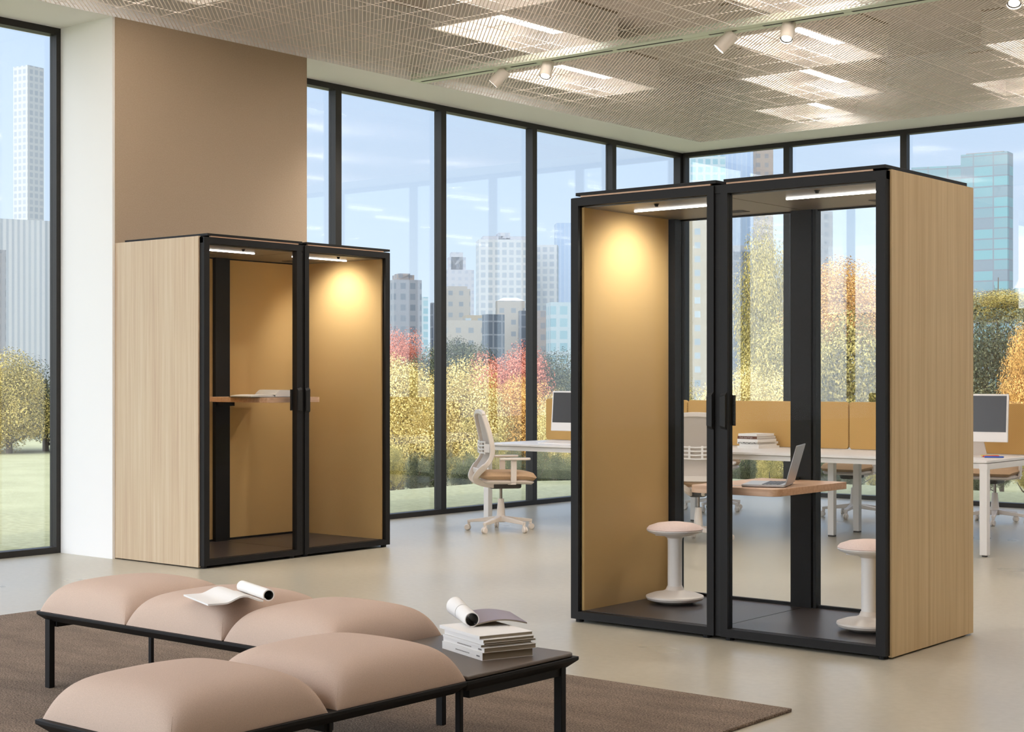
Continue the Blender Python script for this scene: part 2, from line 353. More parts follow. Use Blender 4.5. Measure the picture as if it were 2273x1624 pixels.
# track and spotlights
SLOTS = [(.05, .86), (1.05, 1.32), (1.47, 2.07), (2.12, 2.72), (2.96, 3.20), (3.42, 4.06), (4.13, 4.9), (5.5, 8.0)]
trk = empty('light_track', (XM, 9.935, ZS), label='long pale aluminium track with black slot set across the lattice ceiling', cat='light track')
t = MB(); t.box(0, 10.5, -.085, -.012, -.006, .05); t.box(0, 10.5, .012, .085, -.006, .05); t.box(0, 10.5, -.012, .012, .012, .05)
t.box(0, 10.5, -.012, .012, -.004, .012)
t.build('rail', M['track'], trk, smooth=0)
for a, b in SLOTS: MB().box(a, b, -.012, .012, -.0075, -.004).build('slot', M['blackgap'], trk, smooth=0)
def spot(x, aim, label, on=True):
    o = empty('spotlight', (x, 9.935, ZS - .004), label=label, cat='spotlight', group='spotlights along the ceiling track')
    MB().lathe([(0.012, -.03), (.012, 0)], 12).bar((-.12, 0, .0), (.12, 0, .0), .05, .006).build('adapter', M['track'], o)
    R = Vector(aim).normalized().to_track_quat('Z', 'Y').to_matrix()
    c = Vector((0, 0, -.075)); off = c - R @ Vector((0, 0, .03))
    MB().lathe([(0, -.055), (.045, -.055), (.05, -.05), (.05, .10), (.046, .10), (.046, .085)], 28, off, R).build('housing', M['offwhite'], o)
    MB().lathe([(.036, .088), (.046, .090), (.046, .086), (.036, .084), (.036, .088)], 28, off, R, False).build('black_ring', M['blackgap'], o)
    MB().lathe([(0, .086), (.035, .087), (.035, .080), (0, .080)], 24, off, R).build('lens', M['spotled'] if on else M['steel'], o)
    lt = bpy.data.lights.new('spot_beam', 'SPOT'); lt.energy = 70; lt.spot_size = 1.3; lt.spot_blend = .7; lt.color = (1, .93, .83); lt.shadow_soft_size = .04
    lo = bpy.data.objects.new('spot_beam', lt); COL.objects.link(lo); lo.parent = o; lo.location = off + R @ Vector((0, 0, .12)); lo.rotation_euler = Vector(aim).to_track_quat('-Z', 'Y').to_euler()
A1 = (-.52, -.30, -.62); A2 = (.10, -.42, -.78)
spot(-8.30, A1, 'spotlight turned left, first on the track from the window wall')
spot(-7.80, A2, 'lit spotlight facing the room, second on the track from the window wall')
spot(-6.12, A1, 'spotlight turned left, third on the track from the window wall')
spot(-5.60, A2, 'lit spotlight facing the room, fourth on the track from the window wall')
spot(-3.93, A2, 'lit spotlight cut by the top edge, last on the track at right')

# luminaires above the lattice
ORD = ['first', 'second', 'third', 'fourth', 'fifth', 'sixth', 'seventh', 'eighth', 'ninth', 'tenth']
def lum(x, y, l, label):
    o = empty('ceiling_light', (x, y, ZS + .1), label=label, cat='ceiling light', group='light boxes above the lattice ceiling')
    w, h = .73, .26; m = MB()
    m.box(-w/2, -w/2 + .02, -l/2, l/2, 0, h).box(w/2 - .02, w/2, -l/2, l/2, 0, h).box(-w/2 + .02, w/2 - .02, -l/2, -l/2 + .02, 0, h).box(-w/2 + .02, w/2 - .02, l/2 - .02, l/2, 0, h)
    m.build('housing', M['white'], o, smooth=0)
    MB().box(-w/2, w/2, -l/2, l/2, h, h + .02).build('reflector', M['lumhouse'], o, smooth=0)
    MB().box(w/2 - .17, w/2 - .03, -l/2 + .03, -l/2 + .03 + .55 * l, .02, .05).build('diffuser', M['lamp'], o, smooth=0)
rows = [(13.98, .84, (-7.69, -5.43, -3.2)), (12.77, 1.46, (-6.93, -4.67, -2.4, -.2)), (11.27, 1.46, (-8.47, -6.19, -3.93, -1.7, .6)), (9.53, 1.46, (-7.69, -5.44, -3.19, -.9, 1.4)), (8.0, 1.46, (-6.93, -4.67, -2.4, -.2)), (6.5, 1.46, (-8.47, -6.19, -3.93, -1.7, .6)), (5.0, 1.46, (-7.69, -5.44, -3.19, -.9)), (3.4, 1.46, (-6.93, -4.67, -2.4))]  # boxes past the right edge are unseen, added to light right-facing sides
for i, (y, l, xsr) in enumerate(rows):
    for j, x in enumerate(xsr):
        lum(x, y, l, 'glowing light box above the lattice, %s row from the far windows, %s from the left' % (ORD[i], ORD[j]))

# ------------------------------------------------------------------ booths
def booth(loc, rz, label, solid_back, wood_m, table_z, tx=0.0):
    o = empty('office_booth', loc, rz, label, 'office booth')
    w, d = 1.794, .96
    base = MB().box(.0, w, .05, d - .01, .018, .052)
    for x in (.03, .82, .95, w - .03):
        for y in (.04, d - .06): base.lathe([(.022, 0), (.022, .02)], 12, (x, y, 0))
    base.build('base', M['black'], o, smooth=0)
    fl = MB().box(.05, .893, .046, .9, .052, .060); fl.box(.899, w - .05, .046, .9, .052, .060); fl.build('floor_panel', M['boothfloor'], o, smooth=0)
    rf = MB().box(.031, .893, 0, .905, 2.240, 2.256); rf.box(.937, w - .0, 0, .905, 2.240, 2.256); rf.box(.0, w, .01, d - .01, 2.190, 2.232); rf.build('roof', M['black'], o, bevel=.001)
    MB().box(.06, .86, .004, .02, 2.232, 2.240).box(.95, 1.73, .004, .02, 2.232, 2.240).build('roof_batten', M['wood_t'], o, smooth=0)['label'] = 'thin brown batten under the roof edge'
    cl = MB().box(.05, .892, .046, .9, 2.180, 2.190); cl.box(.900, w - .05, .046, .9, 2.180, 2.190); cl.build('ceiling_panel', M['boothtop'], o, smooth=0)
    for x0, x1 in ((-.012, .008), (w - .008, w + .010)):
        MB().box(x0, x1, .046, d, .008, 2.237).build('side_panel', wood_m, o, bevel=.001)
    for x0, x1 in ((.020, .062), (w - .062, w - .020)):
        MB().box(x0, x1, .034, .83, .060, 2.182).build('acoustic_panel', M['gold'], o, smooth=0)
    # rear corner and centre posts
    for x0, x1 in ((.02, .10), (w - .10, w - .02)): MB().box(x0, x1, .84, .93, .052, 2.19).build('rear_post', M['black'], o, smooth=0)
    MB().box(.822, .945, .865, .93, .052, 2.19).box(.951, .968, .875, .93, .052, 2.19).build('rear_post', M['black'], o, smooth=0)
    for xa, xb in ((.10, .822), (.968, w - .10)):
        for za, zb in ((.058, .075), (2.172, 2.19)): MB().box(xa, xb, .895, .92, za, zb).build('rear_rail', M['black'], o, smooth=0)
    for x0, x1 in ((.10, .822), (.968, w - .10)):
        if solid_back: MB().box(x0, x1, .90, .93, .075, 2.172).build('acoustic_panel', M['gold'], o, smooth=0)
        else: MB().box(x0, x1, .905, .912, .075, 2.172).build('rear_glass', M['boothglass'], o, smooth=0)
    if solid_back: MB().box(.0, w, .932, d, .018, 2.23).build('back_panel', M['black'], o, smooth=0)
    MB().box(.879, .921, .014, .052, .018, 2.229).build('centre_mullion', M['blackgap'], o, smooth=0)
    # glazed doors
    for x0, x1, hs in ((0, .881, 1), (.919, w, -1)):
        zb, zt = .018, 2.229; so_, si = .047, .040
        sl_, sr = (so_, si) if hs == 1 else (si, so_)
        m = MB().box(x0, x0 + sl_, 0, .048, zb, zt); m.box(x1 - sr, x1, 0, .048, zb, zt); m.box(x0 + sl_, x1 - sr, 0, .048, zb, zb + .040); m.box(x0 + sl_, x1 - sr, 0, .048, zt - .042, zt)
        dr = m.build('door', M['black'], o, smooth=0)
        MB().box(x0 + sl_, x1 - sr, .020, .027, zb + .040, zt - .042).build('pane', M['boothglass'], dr, smooth=0)
        a, b = (x1 - sr + .004, x1 - .002) if hs == 1 else (x0 + .002, x0 + sl_ - .004)
        hm = MB().add([(a,0,1.038),(b,0,1.030),(b,0,1.215),(a,0,1.207),(a,-.010,1.052),(b,-.016,1.044),(b,-.016,1.200),(a,-.010,1.190)],
                      [(0,1,2,3),(7,6,5,4),(0,4,5,1),(1,5,6,2),(2,6,7,3),(3,7,4,0)])
        hm.build('handle', M['blackgap'], dr, smooth=0)
        c = x1 - sr - .004 if hs == 1 else x0 + sl_ + .004
        MB().box(c - .006, c + .006, .048, .062, 1.05, 1.20).build('handle', M['blackgap'], dr, smooth=0)
    # table bracketed to the rear post
    tp = MB().prism(rrect(.645 + tx, 1.155 + tx, .13, .862, .055, corners=(1, 1, 0, 0)), table_z - .037, table_z)
    tb = tp.build('tabletop', M['wood_t'], o, bevel=.002)
    MB().box(.84, .95, .80, .862, table_z - .07, table_z - .037).build('bracket', M['black'], tb, smooth=0)
    if not solid_back: MB().lathe([(.03, 0), (.03, .014), (.026, .016), (0, .016)], 20, (.86, .83, table_z)).build('cable_port', M['blackgap'], tb)
    for k, (xa, xb) in enumerate(((.18, .73), (1.10, 1.655))):
        st = MB().box(xa, xb, .325, .335, 2.172, 2.181).build('light_strip', M['led'], o, smooth=0)
        MB().lathe([(0, -.012), (.008, -.012), (.011, 0), (.014, 0), (.014, .006)], 14, ((xa + xb) / 2, .13, 2.178)).build('sensor', M['blackgap'], o)
        vt = MB()
        for i in range(5): vt.box(xa + .28, xa + .46, .66 + i * .02, .67 + i * .02, 2.177, 2.181)
        vt.build('air_vent', M['charcoal'], o, smooth=0)
        lt = bpy.data.lights.new('strip_beam', 'SPOT'); lt.energy = 22; lt.spot_size = 2.3; lt.spot_blend = .9; lt.color = (1, .97, .91); lt.shadow_soft_size = .05
        lo = bpy.data.objects.new('strip_beam', lt); COL.objects.link(lo); lo.parent = o
        lo.location = ((xa + xb) / 2 - (.02 if k == 0 else -.02), .40, 2.15); lo.rotation_euler = Vector((-.62 if k == 0 else .62, .05, -1)).to_track_quat('-Z', 'Y').to_euler()
    return o
booth((-4.995, 6.57, 0), 0, 'two-door glazed booth with clear back wall, oak side and two stools inside', False, M['wood_v'], .741)
booth((-8.255, 6.796, 0), PI / 2, 'two-door glazed booth with ochre back wall standing against the beige pier', True, M['wood_b'], 1.142, .06)

# wobble stools
def stool(x, y, label):
    o = empty('wobble_stool', (x, y, .06), 0, label, 'stool')
    MB().lathe([(0, 0), (.09, .002), (.15, .022), (.158, .034), (.156, .042), (.12, .055), (.07, .064), (.05, .074), (.041, .095)], 48).build('base', M['offwhite'], o)
    MB().lathe([(.039, .092), (.039, .34), (.042, .355), (.06, .366), (.11, .374), (.145, .388), (.153, .398), (.150, .402), (0, .402)], 48).build('column', M['white'], o)
    MB().lathe([(.151, .401), (.153, .405), (.14, .420), (.10, .434), (.05, .441), (0, .443)], 48).build('cushion', M['pink'], o)
    MB().box(-.12, -.06, -.012, .012, .360, .372).build('lever', M['white'], o, bevel=.002)
    return o
stool(-4.715, 7.135, 'white wobble stool with pink cushion by the ochre side wall of the booth')
stool(-3.472, 6.955, 'white wobble stool with pink cushion half hidden behind the door stile beside oak side')

# laptop on the clear booth's table
lp = empty('laptop', (-3.918, 6.965, .741), math.radians(21), 'silver laptop open on the low booth table', 'laptop')
MB().box(-.215, 0, -.15, .15, .002, .014).build('body', M['alu'], lp, bevel=.003)
kb = MB()
for i in range(5):
    for j in range(13): kb.box(-.115 + i * .0185, -.1005 + i * .0185, -.132 + j * .0204, -.115 + j * .0204, .014, .0155)
kb.build('keyboard', M['keys'], lp, smooth=0)
ld = MB().box(-.003, .003, -.15, .15, 0, .205).build('lid', M['alu'], lp, bevel=.002); ld.location = (.004, 0, .012); ld.rotation_euler = (0, math.radians(16), 0)
MB().box(-.0045, -.003, -.14, .14, .012, .196).build('display', M['screen'], ld, smooth=0)
lg = MB(); pts = []
for i in range(24):
    a = 2 * PI * i / 24; r = .011 * (1 - .12 * abs(math.cos(a / 1.0)) * (math.sin(a) > .8)); pts.append((r * math.cos(a), r * math.sin(a) * 1.05))
pts = [(u if not (u > .008 and abs(v) < .005) else .007, v) for u, v in pts]
lg.add([(.0032, u, .105 + v) for u, v in pts], [tuple(range(24))])
lg.add([(.0032, .000, .119), (.0032, .006, .125), (.0032, .005, .119)], [(0, 1, 2)]); lg.build('emblem', M['steel'], ld, smooth=0)
cb = [(-4.29, 6.90, .744), (-4.25, 6.84, .744), (-4.20, 6.79, .744), (-4.14, 6.775, .744), (-4.08, 6.80, .746), (-4.04, 6.855, .748)]
tag(MB().tube(cb, .0022, 6).build('charging_cable', M['white']), 'thin white cable curling from the silver laptop across the table', 'cable')

# open book on the standing table of the ochre booth
bk = empty('open_book', (-8.62, 7.66, 1.142), math.radians(78), 'thick open book lying on the high booth table', 'book')
def pageblock(w, h, bulge, l, sgn):
    n = 12; prof = []
    for i in range(n + 1):
        t = i / n; prof.append((sgn * w * t, h * (1 - .30 * t * t) * min(1, (t * 5 + .12)) ** .5 + bulge * math.sin(PI * t) * .3))
    vs = []; fs = []
    for y in (-l / 2, l / 2):
        vs += [(u, y, z) for u, z in prof] + [(u, y, .004) for u, z in prof]
    m_ = n + 1
    for i in range(n): fs += [(i, i + 1, 2*m_ + i + 1, 2*m_ + i), (m_ + i, i + m_ + 2*m_, m_ + i + 1 + 2*m_, m_ + i + 1), (i, m_ + i, m_ + i + 1, i + 1), (2*m_ + i, 2*m_ + i + 1, 3*m_ + i + 1, 3*m_ + i)]
    fs.append((n, m_ + n, 3*m_ + n, 2*m_ + n))
    return MB().add(vs, fs)
pageblock(.23, .052, .012, .30, 1).build('pages', M['paper'], bk); pageblock(.20, .018, .010, .30, -1).build('pages', M['paper'], bk)
MB().box(-.21, .24, -.155, .155, 0, .004).build('cover', M['darkpic'], bk, smooth=0)

# ------------------------------------------------------------------ rug and modular bench
tag(MB().box(-7.44, -2.99, 1.0, 5.34, 0, .014).build('rug', M['rug'], bevel=.004), 'large brown woven rug on the concrete floor under the bench', 'rug')
rz0 = .014
bn = empty('modular_bench', (0, 0, 0), 0, 'L-shaped bench with five blush cushions, black legs and a dark table corner', 'bench')
ZT = .325
PX_ = [-5.598, -5.027, -4.447, -3.868]; YA, YB = 3.742, 4.318
fr = MB()
def rail(x0, x1, y0, y1):
    # chamfered tray: wide on top, narrower below
    i = .03; vs = [(x0,y0,ZT),(x1,y0,ZT),(x1,y1,ZT),(x0,y1,ZT),(x0,y0,ZT-.012),(x1,y0,ZT-.012),(x1,y1,ZT-.012),(x0,y1,ZT-.012),(x0+i,y0+i,ZT-.038),(x1-i,y0+i,ZT-.038),(x1-i,y1-i,ZT-.038),(x0+i,y1-i,ZT-.038)]
    fr.add(vs, [(0,1,2,3),(4,5,1,0),(5,6,2,1),(6,7,3,2),(7,4,0,3),(8,9,5,4),(9,10,6,5),(10,11,7,6),(11,8,4,7),(11,10,9,8)])
rail(-5.605, -3.252, YA - .006, YB + .006); rail(-3.838, -3.252, 2.553, YA - .0065)
for x, y0, y1 in ((-5.545, 3.78, 4.28), (-3.30, 3.78, 4.28), (-3.84, 3.78, 4.28)): fr.box(x - .018, x + .018, y0, y1, .262, .29)
for x0, x1, y in ((-3.80, -3.29, 3.17), (-3.80, -3.29, 2.62)): fr.box(x0, x1, y - .018, y + .018, .262, .29)
fr.build('frame', M['black'], bn, bevel=.002)
for x, y, wx, wy in ((-5.548, 3.762, .032, .026), (-5.545, 4.272, .02, .016), (-3.846, 4.272, .032, .022), (-3.30, 3.752, .022, .016), (-3.292, 4.268, .034, .026), (-3.29, 3.17, .016, .012), (-3.80, 3.17, .016, .012), (-3.29, 2.62, .03, .026), (-3.80, 2.62, .03, .026)):
    MB().box(x - wx / 2, x + wx / 2, y - wy / 2, y + wy / 2, rz0, .295).build('leg', M['black'], bn, bevel=.002)
def cushion(cx, cy, w=.566):
    n = 40; H = .140; h = w / 2; vs = []; fs = []; idx = {}
    for i in range(n + 1):
        for j in range(n + 1):
            u = math.sin((2 * i / n - 1) * PI / 2 * .999); v = math.sin((2 * j / n - 1) * PI / 2 * .999); s_ = max(abs(u), abs(v))
            pn = 4 + 30 * s_ ** 3; t = min(1, (abs(u) ** pn + abs(v) ** pn) ** (1 / pn)) if s_ > 0 else 0
            z = H * (.82 * max(0, 1 - abs(u) ** 7) ** .5 * max(0, 1 - abs(v) ** 7) ** .5 + .18 * (1 - u * u) * (1 - v * v))
            idx[i, j] = len(vs); vs.append((cx + u * h, cy + v * h, ZT + z))
    for i in range(n):
        for j in range(n): fs.append((idx[i, j], idx[i + 1, j], idx[i + 1, j + 1], idx[i, j + 1]))
    o = MB().add(vs, fs).build('cushion', M['bench'], bn, smooth=1.2)
    e = h - .002
    pp = []
    for i in range(9):
        t = 1 - .13 * (i / 8) ** 1.3; z = H * (.82 * (1 - t ** 7) + .18 * (1 - t * t) ** 2) * .98; pp.append((cx + e * t + .001, cy - e * t - .001, ZT + z))
    MB().tube(pp, .0022, 6).build('piping', M['bench'], o)
for k in range(3): cushion((PX_[k] + PX_[k + 1]) / 2, (YA + YB) / 2)
cushion(-3.545, 3.458); cushion(-3.545, 2.855)
MB().prism(rrect(-3.862, -3.258, YA + .004, YB - .004, .03, corners=(0, 0, 1, 0)), ZT + .001, ZT + .014).build('table_top', M['bench_top'], bn, bevel=.004)

# magazines
def rollprof(w, r, bump_h, turns=1.0, start=None):
    pr = []
    for i in range(13):
        t = i / 12; pr.append((w * t, bump_h * math.sin(PI * min(1, max(0, (t - .25) / .75))) ** 2 if t > .25 else 0.0))
    c = w + r * .75
    for i in range(26):
        a = -PI * .75 + turns * 2 * PI * i / 25
        pr.append((c + r * math.cos(a), r * 1.0 + r * math.sin(a)))
    return pr
mg = empty('open_magazine', (-4.705, 3.775, .459), 0, 'open magazine with one side rolled, lying on the second cushion', 'magazine')
e1 = Vector((.93, -.365, 0)).normalized(); e2 = Vector((.365, .93, 0)).normalized()
flat = [(.21 * i / 14, .004 + .022 * math.sin(PI * max(0, (i / 14 - .3) / .7)) ** 2) for i in range(15)]
MB().sheet(flat, e1, e2, (0, 0, 0), .29, .006).build('pages', M['paper'], mg, smooth=.9)
def spiral(r0, turns, c, n=44, a0=-2.6):
    return [(c[0] + r0 * (1 - .10 * i / n) * math.cos(a0 - turns * 2 * PI * i / n), c[1] + r0 * (1 - .10 * i / n) * math.sin(a0 - turns * 2 * PI * i / n)) for i in range(n + 1)]
MB().sheet(spiral(.023, 1.0, (.232, .026)), e1, e2, (0, 0, 0), .29, -.004).build('rolled_pages', M['paper'], mg, smooth=.9)
MB().sheet(spiral(.0185, .98, (.232, .026)), e1, e2, (0, 0, 0), .289, -.001).build('print', M['darkpic'], mg, smooth=.9)
# stack on the table corner
g1 = Vector((-.94, .34, 0)).normalized(); g2 = Vector((.34, .94, 0)).normalized()
z = ZT + .014
bks = [('thick white book', .026, .284, .200, 0, 0), ('white book', .016, .29, .205, -.006, .004), ('thin white magazine', .008, .27, .20, .010, .000), ('slim magazine', .007, .28, .205, .002, .008), ('white magazine', .011, .275, .20, -.004, .002), ('grey-edged magazine', .011, .285, .21, .012, -.004)]
pos = ['bottom of the stack on the bench table', 'second from the bottom of the stack on the bench table', 'third from the bottom of the stack on the bench table', 'fourth from the bottom of the stack on the bench table', 'third from the top of the stack on the bench table', 'second from the top of the stack on the bench table']
for (nm, t, l, w_, du, dv), ps in zip(bks, pos):
    o = empty('magazine' if 'book' not in nm else 'book', (-3.402 + g1.x * du + g2.x * dv, 3.985 + g1.y * du + g2.y * dv, z), math.atan2(g2.y, g2.x), nm + ', ' + ps, 'book' if 'book' in nm else 'magazine', 'stack of books and magazines on the bench table')
    # local: x along depth (g2), y along spine (g1)
    MB().box(0.001, w_ - .002, .002, l - .002, .0012, t - .0012).build('pages', M['pages'], o, smooth=0)
    MB().box(0, w_, 0, l, 0, .0012).box(0, w_, 0, l, t - .0012, t).box(0, .0012, 0, l, .0012, t - .0012).build('cover', M['paper'], o, smooth=0)
    if t > .012:
        tx = MB()
        for i in range(9):
            tx.box(-.0004, 0, .09 + i * .011, .098 + i * .011, t * .42, t * .42 + .0035)
        tx.box(-.0004, 0, .018, .04, t * .38, t * .38 + .005); tx.build('spine_print', M['alu'], o, smooth=0)
    z += t + .0004
rm = empty('rolled_magazine', (-3.56, 4.115, z), 0, 'magazine with front half rolled into a white tube on top of the stack', 'magazine', 'stack of books and magazines on the bench table')
r1 = Vector((-.80, .60, 0)).normalized(); r2 = Vector((.60, .80, 0)).normalized()
def cone_roll(ra, rb, length, c, th, inner=False):
    vs = []; n = 40; k = 2
    for s_ in (0, 1):
        r = ra + (rb - ra) * s_
        for j in range(2):
            for i in range(n + 1):
                a = -1.9 - 2 * PI * .985 * i / n; rr = r - th * j
                vs.append(r1 * (length * s_) + r2 * (c + rr * math.cos(a)) + Vector((0, 0, ra + rr * math.sin(a) + (rb - ra) * s_ * .8)))
    m_ = n + 1; fs = []
    for i in range(n):
        fs += [(i, i + 1, 2*m_ + i + 1, 2*m_ + i), (m_ + i + 1, m_ + i, 3*m_ + i, 3*m_ + i + 1), (i + 1, i, m_ + i, m_ + i + 1), (2*m_ + i, 2*m_ + i + 1, 3*m_ + i + 1, 3*m_ + i)]
    return MB().add(vs, fs)
cone_roll(.0255, .0285, .15, 0, .003).build('tube', M['paper'], rm, smooth=.9)
tb2 = cone_roll(.029, .034, .13, 0, .003).build('tube', M['paper'], rm, smooth=.9); tb2.location = r1 * .155 + Vector((0, 0, -.001))
cone_roll(.0222, .026, .149, 0, .001).build('print', M['darkpic'], rm, smooth=.9).location = (0, 0, .0032)
pr = [(.012 + .185 * i / 14, .004 + .014 * math.sin(PI * min(1, i / 14 * 1.0)) ) for i in range(15)]
MB().sheet(pr, r1, r2, (0, 0, 0), .255, .004).build('pages', M['pages'], rm, smooth=.9)
MB().sheet([(u, w_ + .0045) for u, w_ in pr], r1, r2, (0, 0, 0), .255, .0008).build('open_page', M['lilac'], rm, smooth=.9)

# ------------------------------------------------------------------ bench desk and what stands on it
DZ, DX0, DX1, DF, DB, DS = .69, -9.20, -4.47, 10.79, 12.72, 11.755
dk = empty('bench_desk', (0, 0, 0), 0, 'long white double-sided desk by the far windows behind the booths', 'desk')
mw = (DX1 - DX0) / 3
for i in range(3):
    for y0, y1 in ((DF, DS - .02), (DS + .02, DB)):
        MB().box(DX0 + i * mw + .002, DX0 + (i + 1) * mw - .002, y0, y1, DZ - .018, DZ).build('desktop', M['white'], dk, bevel=.002)
fm = MB()
for y in (DF + .03, DS - .35, DS + .07, DB - .07): fm.box(DX0 + .01, DX1 - .01, y, y + .03, DZ - .06, DZ - .024)
for x in (DX0 + .0, DX1 - .06): fm.box(x, x + .06, DF + .0, DB, DZ - .064, DZ - .022)
fm.build('frame', M['white'], dk, smooth=0)
for x in (DX0 + .03, DX1 - .03):
    for y in (DF + .03, DB - .03):
        lg = MB().box(x - .028, x + .028, y - .028, y + .028, .012, DZ - .06).build('leg', M['white'], dk, bevel=.002)
        MB().lathe([(.02, 0), (.02, .013)], 12, (x, y, 0)).build('glide', M['charcoal'], lg)
for x in (-7.63, -6.03):
    for y in (11.42, 11.86):
        lg = MB().box(x - .026, x + .026, y - .026, y + .026, .012, DZ - .06).build('leg', M['white'], dk, bevel=.002)
        MB().box(x - .024, x + .024, y - .024, y + .024, 0, .014).build('glide', M['charcoal'], lg)
scl = ['amber mesh desk screen at the window end of the desk', 'amber mesh desk screen in the middle of the desk', 'amber mesh desk screen at the right end of the desk']
for i in range(3):
    a, b = DX0 + i * mw - (.03 if i == 0 else 0) + .006, DX0 + (i + 1) * mw - .006
    pts = rrect(a, b, DZ + .003, 1.083, .025)
    o = MB(); n_ = len(pts)
    o.add([(x, DS - .016, z) for x, z in pts] + [(x, DS + .016, z) for x, z in pts], [tuple(range(n_)), tuple(range(2 * n_ - 1, n_ - 1, -1))] + [(i_, n_ + i_, n_ + (i_ + 1) % n_, (i_ + 1) % n_) for i_ in range(n_)])
    tag(o.build('desk_screen', M['amber'], bevel=.004), scl[i], 'desk screen', 'amber screens along the desk')
def monitor(x, y, rz, label):
    o = empty('desktop_computer', (x, y, DZ), rz, label, 'computer')
    sc = MB().box(-.265, .265, -.008, .012, .0, .36).build('casing', M['white'], o, bevel=.003); sc.location = (0, 0, .112); sc.rotation_euler = (math.radians(-5), 0, 0)
    MB().box(-.252, .252, -.0095, -.008, .075, .346).build('display', M['screen'], sc, smooth=0)
    MB().box(-.09, .09, -.08, .10, 0, .006).add([(-.09,.085,.004),(.09,.085,.004),(.06,.03,.2),(-.06,.03,.2),(-.09,.095,.004),(.09,.095,.004),(.06,.04,.2),(-.06,.04,.2)], [(0,1,2,3),(7,6,5,4),(0,4,5,1),(1,5,6,2),(3,2,6,7),(0,3,7,4)]).build('stand', M['offwhite'], o, smooth=0)
monitor(-8.475, 11.22, math.radians(4), 'white all-in-one computer with dark screen at the window end of desk')
monitor(-4.80, 11.30, math.radians(8), 'white all-in-one computer with dark screen right of the oak side panel')
def kbd(x, y, label):
    o = empty('keyboard', (x, y, DZ), 0, label, 'keyboard')
    MB().box(-.21, .21, -.055, .055, 0, .012).build('body', M['white'], o, bevel=.003)
    k_ = MB()
    for i in range(4):
        for j in range(12): k_.box(-.20 + j * .034, -.17 + j * .034, -.046 + i * .024, -.026 + i * .024, .012, .014)
    k_.build('keys', M['offwhite'], o, smooth=0)
kbd(-8.48, 11.0, 'white keyboard before the computer at the window end of the desk'); kbd(-4.95, 11.08, 'white keyboard before the computer at the right end of desk')
tag(MB().box(-8.78, -8.57, 11.22, 11.50, DZ, DZ + .003).build('paper_sheet', M['paper'], rz=0), 'white paper sheet on the desk left of the window-end computer', 'paper')
for (x, y, a, c_, nm) in ((-4.66, 11.20, .5, S(40, 90, 190), 'blue'), (-4.70, 11.27, 1.0, S(210, 60, 80), 'red'), (-4.74, 11.33, .8, S(235, 200, 50), 'yellow')):
    tag(MB().tube([(0, 0, .006), (.13, 0, .006), (.14, 0, .006)], [.006, .006, .002], 8).build('pen', mat(nm + '_pen', c_, .4), loc=(x, y, DZ), rz=a), nm + ' pen lying on the desk beside the right-end computer', 'pen')
bz = DZ
stk = [(.30, .22, .020, 'white', 0, 0), (.26, .20, .014, 'white', .02, 0), (.30, .21, .018, 'checked', -.02, .03), (.27, .21, .024, 'white', 0, .0), (.27, .20, .024, 'brown', -.01, .02), (.25, .19, .020, 'white', .01, 0)]
ps = ['bottom of the book stack on the desk', 'second from bottom of the book stack on the desk', 'third from bottom of the book stack on the desk', 'third from top of the book stack on the desk', 'second from top of the book stack on the desk', 'top of the book stack on the desk']
M['brown'] = mat('brown_cover', S(122, 78, 60), .5)
for (l, w_, t_, c_, du, dv), pz in zip(stk, ps):
    o = empty('book', (-6.905 + du, 11.40 + dv, bz), math.radians(-6), {'white': 'white book', 'checked': 'white book with black patterned spine', 'brown': 'brown-spined book'}[c_] + ', ' + pz, 'book', 'stack of books on the desk')
    cm = M['brown'] if c_ == 'brown' else M['paper']
    MB().box(.003, w_ - .003, .002, l - .003, .002, t_ - .002).build('pages', M['paper'], o, smooth=0)
    MB().box(0, w_, 0, l, 0, .002).box(0, w_, 0, l, t_ - .002, t_).box(0, w_, 0, .002, .002, t_ - .002).build('cover', cm, o, smooth=0)
    if c_ == 'checked':
        k_ = MB()
        for i in range(11): k_.box(.01 + i * .018, .01 + i * .018 + (.006 if i % 3 else .012), -.0006, 0, .003 + (i % 2) * .004, .010 + (i % 2) * .004)
        k_.build('spine_pattern', M['darkpic'], o, smooth=0)
    if c_ == 'brown':
        cu = bpy.data.curves.new('spine_text', 'FONT'); cu.body = 'Frank Lloyd Wright'; cu.size = .017; cu.align_x = 'CENTER'; cu.align_y = 'CENTER'
        tmp = bpy.data.objects.new('tmp', cu); tme = bpy.data.meshes.new_from_object(tmp); bpy.data.objects.remove(tmp); to = bpy.data.objects.new('spine_text', tme); COL.objects.link(to); to.parent = o; to.location = (w_ / 2 - .01, -.0008, t_ / 2); to.rotation_euler = (PI / 2, 0, 0); tme.materials.clear(); tme.materials.append(M['paper'])
    bz += t_ + .0005

